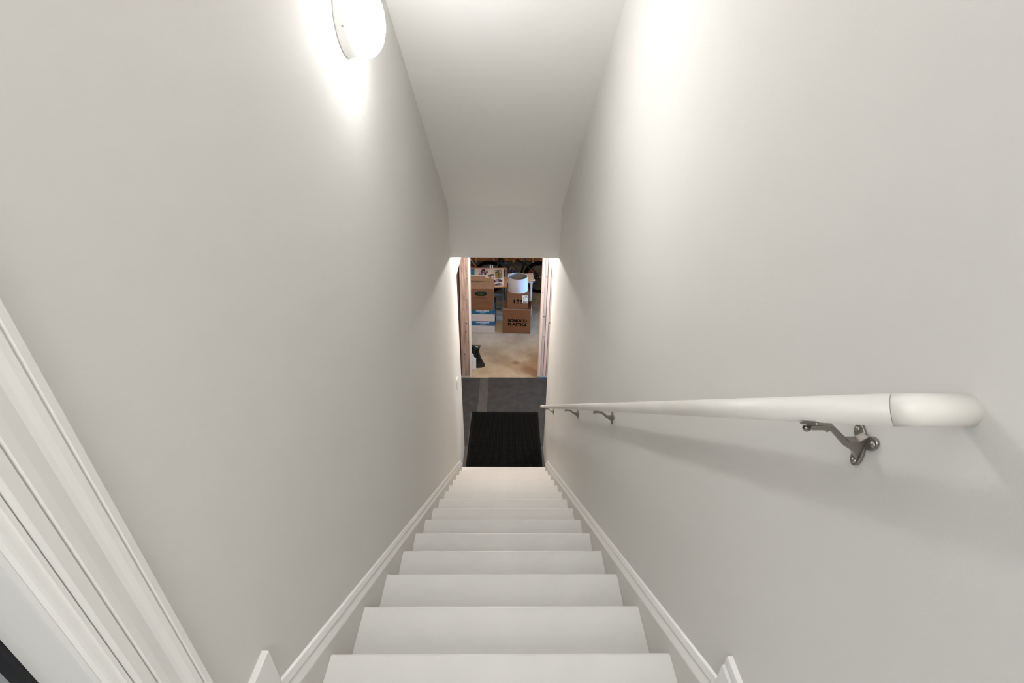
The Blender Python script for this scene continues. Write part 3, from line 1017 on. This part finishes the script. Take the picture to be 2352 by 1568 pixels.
# jars at the back of the table
for (x, y, r, lab) in ((-0.290, 8.185, 0.014, 'clear plastic jar at the back of the photo table, left of its pair'), (-0.250, 8.180, 0.011, 'small clear plastic jar at the back of the photo table, right of its pair')):
    j = thing('jar', lab, 'jar', (x, y, TZ + 0.0005), 0, 'jars behind the photo board')
    MB().lathe([(0.0, 0.0), (r, 0.0), (r * 1.05, 0.01), (r * 1.05, 0.045), (r * 0.8, 0.052), (0.0, 0.052)], 20).obj('jar_body', CLEAR, j)
    MB().lathe([(0.0, 0.0525), (r * 0.85, 0.0525), (r * 0.85, 0.064), (0.0, 0.064)], 20).obj('lid', LABELW, j)

# ------------------------------------------------------------------ white side table with creased paper
wt = thing('side_table', 'white metal-legged side table behind the lampshade', 'table', (0.285, 7.79, ZF))
zt = -1.972 - ZF
MB().box(-0.235, 0.235, -0.215, 0.20, zt - 0.018, zt, 0.003).obj('tabletop', mat('black_tabletop', (28, 26, 25), 0.4), wt)
MB().box(-0.238, 0.238, -0.219, -0.2155, zt - 0.020, zt - 0.006, 0.001).obj('edge_strip', WHITEM, wt)
for (x, y) in ((-0.215, -0.195), (0.215, -0.195), (-0.215, 0.18), (0.215, 0.18)):
    MB().box(x - 0.013, x + 0.013, y - 0.013, y + 0.013, 0.0, zt - 0.0185, 0.002).obj('leg', WHITEM, wt)
b = MB()
nx, ny = 20, 16
grid = []
for i in range(nx + 1):
    row = []
    for j in range(ny + 1):
        u, v = i / nx, j / ny
        x = -0.242 + 0.484 * u + (0.012 * v if i == 0 else 0) + (0.022 * (1 - v) + 0.008 * math.sin(9 * v) if i == nx else 0)
        y = -0.222 + 0.412 * v + 0.010 * math.sin(7 * u) * (1 if j in (0, ny) else 0.4)
        z = zt + 0.004 + 0.006 * (1 + math.sin(6 * u + 2 * v)) * 0.5 + 0.012 * u ** 4 + random.uniform(0, 0.0025)
        row.append((x, y, z))
    grid.append(row)
top = [[b.bm.verts.new(p) for p in r] for r in grid]
bot = [[b.bm.verts.new((p[0], p[1], p[2] - 0.003)) for p in r] for r in grid]
for i in range(nx):
    for j in range(ny):
        b.face((top[i][j], top[i + 1][j], top[i + 1][j + 1], top[i][j + 1]), True)
        b.face((bot[i][j], bot[i][j + 1], bot[i + 1][j + 1], bot[i + 1][j]), True)
for i in range(nx):
    b.face((top[i][0], bot[i][0], bot[i + 1][0], top[i + 1][0]))
    b.face((top[i][ny], top[i + 1][ny], bot[i + 1][ny], bot[i][ny]))
for j in range(ny):
    b.face((top[0][j], top[0][j + 1], bot[0][j + 1], bot[0][j]))
    b.face((top[nx][j], bot[nx][j], bot[nx][j + 1], top[nx][j + 1]))
pp = thing('paper', 'creased tan packing paper lying on the white side table', 'paper', (0.285, 7.79, ZF))
b.obj('paper_sheet', PAPERB, pp)
b = MB()
b.tube([(0.246 + 0.02 * (1 - j / 8) + 0.006 * math.sin(j * 1.7), -0.215 + 0.40 * j / 8, zt + 0.020 + 0.004 * math.sin(j * 2.3)) for j in range(9)], 0.006, 8)
b.obj('torn_edge', LABELW, pp)
ob = thing('carton', 'dark brown carton on the floor under the white side table', 'box', (0.33, 7.66, ZF))
MB().box(-0.15, 0.125, 0.0, 0.28, 0.0, 0.52, 0.004).obj('box_body', mat('dark_carton', (104, 66, 46), 0.8, (116, 74, 52), 6), ob)
MB().box(-0.152, 0.127, -0.002, 0.282, 0.44, 0.523, 0.004).obj('lid', mat('maroon_lid', (104, 34, 30), 0.7), ob, 'maroon lid')

# ------------------------------------------------------------------ grey metal stand between the stacks
ms = thing('metal_stand', 'grey-green metal stand with black tray between the box stacks', 'stand', (-0.10, 7.78, ZF))
b = MB()
cv = [(0.055, 0.0, 0.49), (0.072, 0.0, 0.38), (0.078, 0.0, 0.27), (0.068, 0.0, 0.17), (0.045, 0.0, 0.05), (0.040, 0.0, 0.0)]
for sx in (1, -1):
    pts = [(sx * c[0] - (0.0 if sx > 0 else 0.13), c[1], c[2]) for c in cv]
    b2 = MB()
    A = []
    for (x, y, z) in pts:
        A.append([b2.bm.verts.new(q) for q in ((x - 0.022, y - 0.02, z), (x + 0.022, y - 0.02, z), (x + 0.022, y + 0.02, z), (x - 0.022, y + 0.02, z))])
    for P, Q in zip(A, A[1:]):
        for k in range(4):
            b2.face((P[k], P[(k + 1) % 4], Q[(k + 1) % 4], Q[k]))
    b2.face(A[0])
    b2.face(A[-1][::-1])
    b2.obj('leg', GREENM, ms)
MB().box(-0.185, 0.050, -0.018, 0.018, 0.330, 0.372, 0.003).obj('crossbar', GREENM, ms)
MB().box(-0.185, 0.050, -0.018, 0.018, 0.060, 0.105, 0.003).obj('crossbar', GREENM, ms)
MB().box(-0.20, 0.052, -0.06, 0.16, 0.4905, 0.545, 0.004).obj('tray', mat('black_tray', (22, 23, 22), 0.5), ms)
for x in (-0.085, -0.035):
    MB().lathe([(0.0, 0.0), (0.012, 0.0), (0.012, 0.008), (0.0, 0.011)], 14, Matrix.Translation((x, -0.0605, 0.51)) @ Matrix.Rotation(PI / 2, 4, 'X')).obj('knob', STEEL, ms)

dc = thing('storage_case', 'dark upright storage case behind the white file boxes', 'case', (-0.19, 7.26, ZF), 0.0)
MB().box(-0.16, 0.030, 0.0, 0.16, 0.0, 0.46, 0.006).obj('case_body', DARKC, dc)
b = MB()
b.tube([(-0.09, -0.001, 0.463), (-0.09, -0.001, 0.49), (-0.04, -0.001, 0.49), (-0.04, -0.001, 0.463)], 0.006, 8)
b.bm.verts.ensure_lookup_table()
bmesh.ops.translate(b.bm, verts=b.bm.verts, vec=(0, 0.08, -0.002))
b.obj('handle', INKB, dc)
MB().box(0.0302, 0.034, 0.03, 0.13, 0.10, 0.24, 0.001).obj('side_label', mat('grey_label', (120, 118, 116), 0.6), dc)

# ------------------------------------------------------------------ bicycle at the far wall
BX, BY = 0.0, 8.68
bk = thing('bicycle', 'black mountain bicycle with red decals and painted blue highlights against the far wall', 'bicycle', (BX, BY, ZF))
RWC, FWC = Vector((0.725, 0, 0.352)), Vector((-0.325, 0, 0.356))
for c, nm in ((FWC, 'front_wheel'), (RWC, 'rear_wheel')):
    whl = MB().torus(c, 0.314, 0.036, 'y', 56, 12).obj(nm, BLK, bk, 'black knobbly tyre')
    MB().torus(c, 0.285, 0.011, 'y', 48, 8).obj('rim', mat('black_rim', (30, 30, 31), 0.35), whl)
    b = MB()
    for k in range(28):
        a = 2 * PI * k / 28
        a2 = a + (0.5 if k % 2 else -0.5)
        yo = 0.025 if (k // 2) % 2 else -0.025
        b.tube([c + Vector((0.022 * math.cos(a2), yo, 0.022 * math.sin(a2))), c + Vector((0.280 * math.cos(a), 0, 0.280 * math.sin(a)))], 0.0012, 4)
    o = b.obj('spokes', STEEL, whl)
    o['kind'] = 'stuff'
    MB().tube([c + Vector((0, -0.05, 0)), c + Vector((0, -0.028, 0)), c + Vector((0, 0.028, 0)), c + Vector((0, 0.05, 0))], [0.008, 0.022, 0.022, 0.008], 14).obj('hub', BFRAME, whl)
BB = Vector((0.295, 0, 0.300))
ST = Vector((0.445, 0, 0.87))       # top of seat tube
HB = Vector((-0.120, 0, 0.735))     # head tube bottom
HT = Vector((-0.068, 0, 0.900))     # head tube top
TJ = Vector((0.420, 0, 0.640))      # top tube joint on the seat tube
b = MB()
b.tube([BB, ST], 0.020, 14)
b.tube([BB, HB + Vector((0.02, 0, 0.055))], [0.027, 0.026], 14)
b.tube([TJ, Vector((0.15, 0, 0.785)), HT + Vector((0.005, 0, -0.02))], [0.018, 0.021, 0.022], 14)
b.tube([HB, HT], 0.025, 14)
for s_ in (-1, 1):
    b.tube([BB + Vector((0.03, 0.018 * s_, 0)), Vector((0.46, 0.040 * s_, 0.315)), RWC + Vector((0, 0.062 * s_, 0))], 0.012, 10)
    b.tube([TJ + Vector((0.005, 0.012 * s_, 0.0)), Vector((0.52, 0.045 * s_, 0.56)), RWC + Vector((0, 0.062 * s_, 0.005))], 0.011, 10)
b.lathe([(0.0, -0.04), (0.028, -0.04), (0.028, 0.04), (0.0, 0.04)], 16, Matrix.Translation(BB) @ Matrix.Rotation(PI / 2, 4, 'X'))
b.obj('frame', BFRAME, bk)


def tube_band(A, B, t0, t1, r, m, nm, off=0.004):
    A, B = Vector(A), Vector(B)
    MB().tube([A.lerp(B, t0) + Vector((0, -off, 0.002)), A.lerp(B, t1) + Vector((0, -off, 0.002))], r, 12).obj(nm, m, bk)


HBj = HB + Vector((0.02, 0, 0.055))
tube_band(BB, HBj, 0.22, 0.42, 0.0258, BSHEEN, 'down_tube_highlight_decal')  # the two blue bands are painted highlights, the grey one is a decal
tube_band(BB, HBj, 0.56, 0.80, 0.0250, BSHEEN, 'down_tube_highlight_decal', 0.004)
tube_band(BB, HBj, 0.44, 0.52, 0.0265, BGREY, 'down_tube_highlight_decal')
tube_band((0.42, 0, 0.64), (0.15, 0, 0.785), 0.70, 1.0, 0.0195, BRED, 'top_tube_decal')
tube_band((0.53, -0.046, 0.552), RWC + Vector((0, -0.062, 0.0)), 0.02, 0.45, 0.0105, BRED, 'stay_decal', 0.002)
b = MB()
for s_ in (-1, 1):
    b.tube([HB + Vector((-0.005, 0.055 * s_, -0.03)), HB + Vector((-0.075, 0.055 * s_, -0.20)), FWC + Vector((0, 0.058 * s_, 0.0))], [0.017, 0.020, 0.014], 12)
b.tube([HB + Vector((-0.004, -0.07, -0.02)), HB + Vector((-0.004, 0, 0.0)), HB + Vector((-0.004, 0.07, -0.02))], 0.020, 12)
b.tube([HB + Vector((-0.06, -0.06, -0.16)), HB + Vector((-0.10, 0, -0.075)), HB + Vector((-0.06, 0.06, -0.16))], 0.012, 10)
b.obj('suspension_fork', BFRAME, bk)
b = MB()
b.tube([HT, HT + Vector((0.012, 0, 0.06)), HT + Vector((-0.06, 0, 0.085))], 0.017, 12)
b.tube([HT + Vector((0.0, -0.29, 0.11)), HT + Vector((-0.055, -0.1, 0.09)), HT + Vector((-0.06, 0, 0.085)), HT + Vector((-0.055, 0.1, 0.09)), HT + Vector((0.0, 0.26, 0.11))], 0.014, 12)
b.obj('handlebar', BFRAME, bk)
for s_, e in ((-1, 0.29), (1, 0.26)):
    MB().tube([HT + Vector((-0.012, s_ * (e - 0.12), 0.106)), HT + Vector((0.001, s_ * (e + 0.004), 0.111))], 0.018, 12).obj('grip', mat('grip_rubber', (26, 26, 26), 0.8), bk)
b = MB()
b.tube([ST - Vector((0.01, 0, 0.04)), ST + Vector((0.022, 0, 0.085))], 0.015, 12)
b.obj('seat_post', BFRAME, bk)
b = MB()
sc_ = ST + Vector((0.02, 0, 0.10))
b.tube([sc_ + Vector((-0.15, 0, 0.0)), sc_ + Vector((-0.10, 0, 0.004)), sc_ + Vector((0.0, 0, 0.0)), sc_ + Vector((0.08, 0, 0.006)), sc_ + Vector((0.13, 0, 0.012))], [0.014, 0.022, 0.040, 0.062, 0.05], 14)
for v in b.bm.verts:
    v.co.z = sc_.z + (v.co.z - sc_.z) * 0.45
b.obj('saddle', mat('saddle_vinyl', (22, 22, 22), 0.6), bk)
b = MB()
b.lathe([(0.02, -0.050), (0.085, -0.050), (0.088, -0.047), (0.085, -0.044), (0.02, -0.044)], 36, Matrix.Translation(BB) @ Matrix.Rotation(PI / 2, 4, 'X') @ Matrix.Scale(-1, 4, (0, 0, 1)))
b.obj('chainring', STEEL, bk)
for s_, a in ((-1, -0.7), (1, PI - 0.7)):
    e = BB + Vector((0.17 * math.cos(a), s_ * 0.075, 0.17 * math.sin(a)))
    cr_ = MB().tube([BB + Vector((0, s_ * 0.045, 0)), BB + Vector((0.02 * math.cos(a), s_ * 0.06, 0.02 * math.sin(a))), e], [0.014, 0.013, 0.010], 10).obj('crank_arm', BFRAME, bk)
    MB().box(e.x - 0.045, e.x + 0.045, min(e.y, e.y + s_ * 0.10), max(e.y, e.y + s_ * 0.10), e.z - 0.012, e.z + 0.012, 0.004).obj('pedal', BFRAME, cr_)
b = MB()
for k, r in enumerate((0.055, 0.048, 0.040, 0.032, 0.025)):
    b.lathe([(0.012, 0.040 + k * 0.004), (r, 0.040 + k * 0.004), (r, 0.042 + k * 0.004), (0.012, 0.042 + k * 0.004)], 24, Matrix.Translation(RWC) @ Matrix.Rotation(PI / 2, 4, 'X'))
b.obj('cassette', STEEL, bk)
b = MB()
b.tube([BB + Vector((0, -0.047, 0.086)), RWC + Vector((0, -0.047, 0.045))], 0.004, 6)
b.tube([BB + Vector((0, -0.047, -0.086)), Vector((0.70, -0.047, 0.21)), RWC + Vector((0.01, -0.047, -0.05))], 0.004, 6)
b.obj('chain', mat('chain_steel', (70, 66, 60), 0.5, metal=1.0), bk)
b = MB()
dd = (HBj - BB).normalized()
q0 = BB.lerp(HBj, 0.32) + Vector((0.02, 0, 0.015))
q1 = BB.lerp(HBj, 0.58) + Vector((0.02, 0, 0.015))
nn = Vector((dd.z, 0, -dd.x))
b.tube([q0, q0 + nn * 0.07, q0.lerp(q1, 0.35) + nn * 0.085, q1 + nn * 0.045, q1 + nn * 0.01], 0.0045, 8)
b.obj('bottle_cage', INKB, bk)

# ------------------------------------------------------------------ timbers leaning in the corner at the far left
wb = thing('timber_offcut', 'dark reddish timber offcut leaning diagonally at the far wall behind the photo table', 'timber', (-0.215, 8.80, ZF))
MB().box(-0.040, 0.040, -0.016, 0.016, 0.0, 1.02, 0.003, Matrix.Translation((-0.06, 0.02, 0.034)) @ Matrix.Rotation(-0.63, 4, 'Y')).obj('board', DARKW, wb)
wb = thing('timber_offcut', 'pale narrow timber strip leaning over the dark one at the far wall', 'timber', (-0.205, 8.755, ZF))
MB().box(-0.011, 0.011, -0.010, 0.010, 0.0, 1.02, 0.003, Matrix.Translation((0.0, 0, 0.008)) @ Matrix.Rotation(-0.63, 4, 'Y')).obj('board', PINEF, wb)

# ------------------------------------------------------------------ black bag and white packet inside the doorway
bgp = thing('plastic_bag', 'crumpled shiny black plastic bag on the concrete by the left stud', 'bag', (-0.43, 5.735, ZF))
sec = [(-0.120, 0.118, 0.0), (-0.118, 0.112, 0.03), (-0.112, 0.085, 0.10), (-0.105, 0.058, 0.17), (-0.098, 0.040, 0.23), (-0.10, 0.036, 0.29), (-0.108, 0.046, 0.345), (-0.104, 0.060, 0.372)]
b = MB()
rings = []
n = 28
for i, (x0, x1, z) in enumerate(sec):
    ring = []
    for k in range(n):
        a = 2 * PI * k / n
        cx, hw_ = (x0 + x1) / 2, (x1 - x0) / 2
        dep = (0.055, 0.058, 0.052, 0.045, 0.04, 0.034, 0.022, 0.010)[i]
        jit = 1 + 0.10 * math.sin(5 * a + i * 2.1) * (0 < i < 7) + random.uniform(-0.04, 0.04)
        zz = z + (0.012 * math.sin(3 * a + i) if 0 < i else 0)
        ring.append(b.bm.verts.new((cx + hw_ * math.cos(a) * jit, dep * math.sin(a) * jit, zz)))
    rings.append(ring)
for A, C in zip(rings, rings[1:]):
    for k in range(n):
        b.face((A[k], A[(k + 1) % n], C[(k + 1) % n], C[k]), True)
b.face(rings[0][::-1])
b.face(rings[-1])
b.obj('bag_body', BAGB, bgp)
wp = thing('white_packet', 'white crumpled packet in front of the black plastic bag', 'packet', (-0.505, 5.655, ZF))
b = MB()
b.prism([(-0.05, 0.0), (0.058, 0.0), (0.062, 0.19), (0.030, 0.21), (0.024, 0.26), (0.005, 0.275), (-0.02, 0.30), (-0.05, 0.30)], 1, -0.014, 0.016, 0.004)
b.obj('packet_body', WHITEB, wp)
b = MB()
for (x, z) in ((0.006, 0.12), (0.022, 0.09), (0.015, 0.05), (0.04, 0.02)):
    b.box(x - 0.004, x + 0.004, -0.0148, -0.0135, z - 0.004, z + 0.004)
b.obj('printed_mark', mat('navy_ink', (30, 36, 60), 0.7), wp)
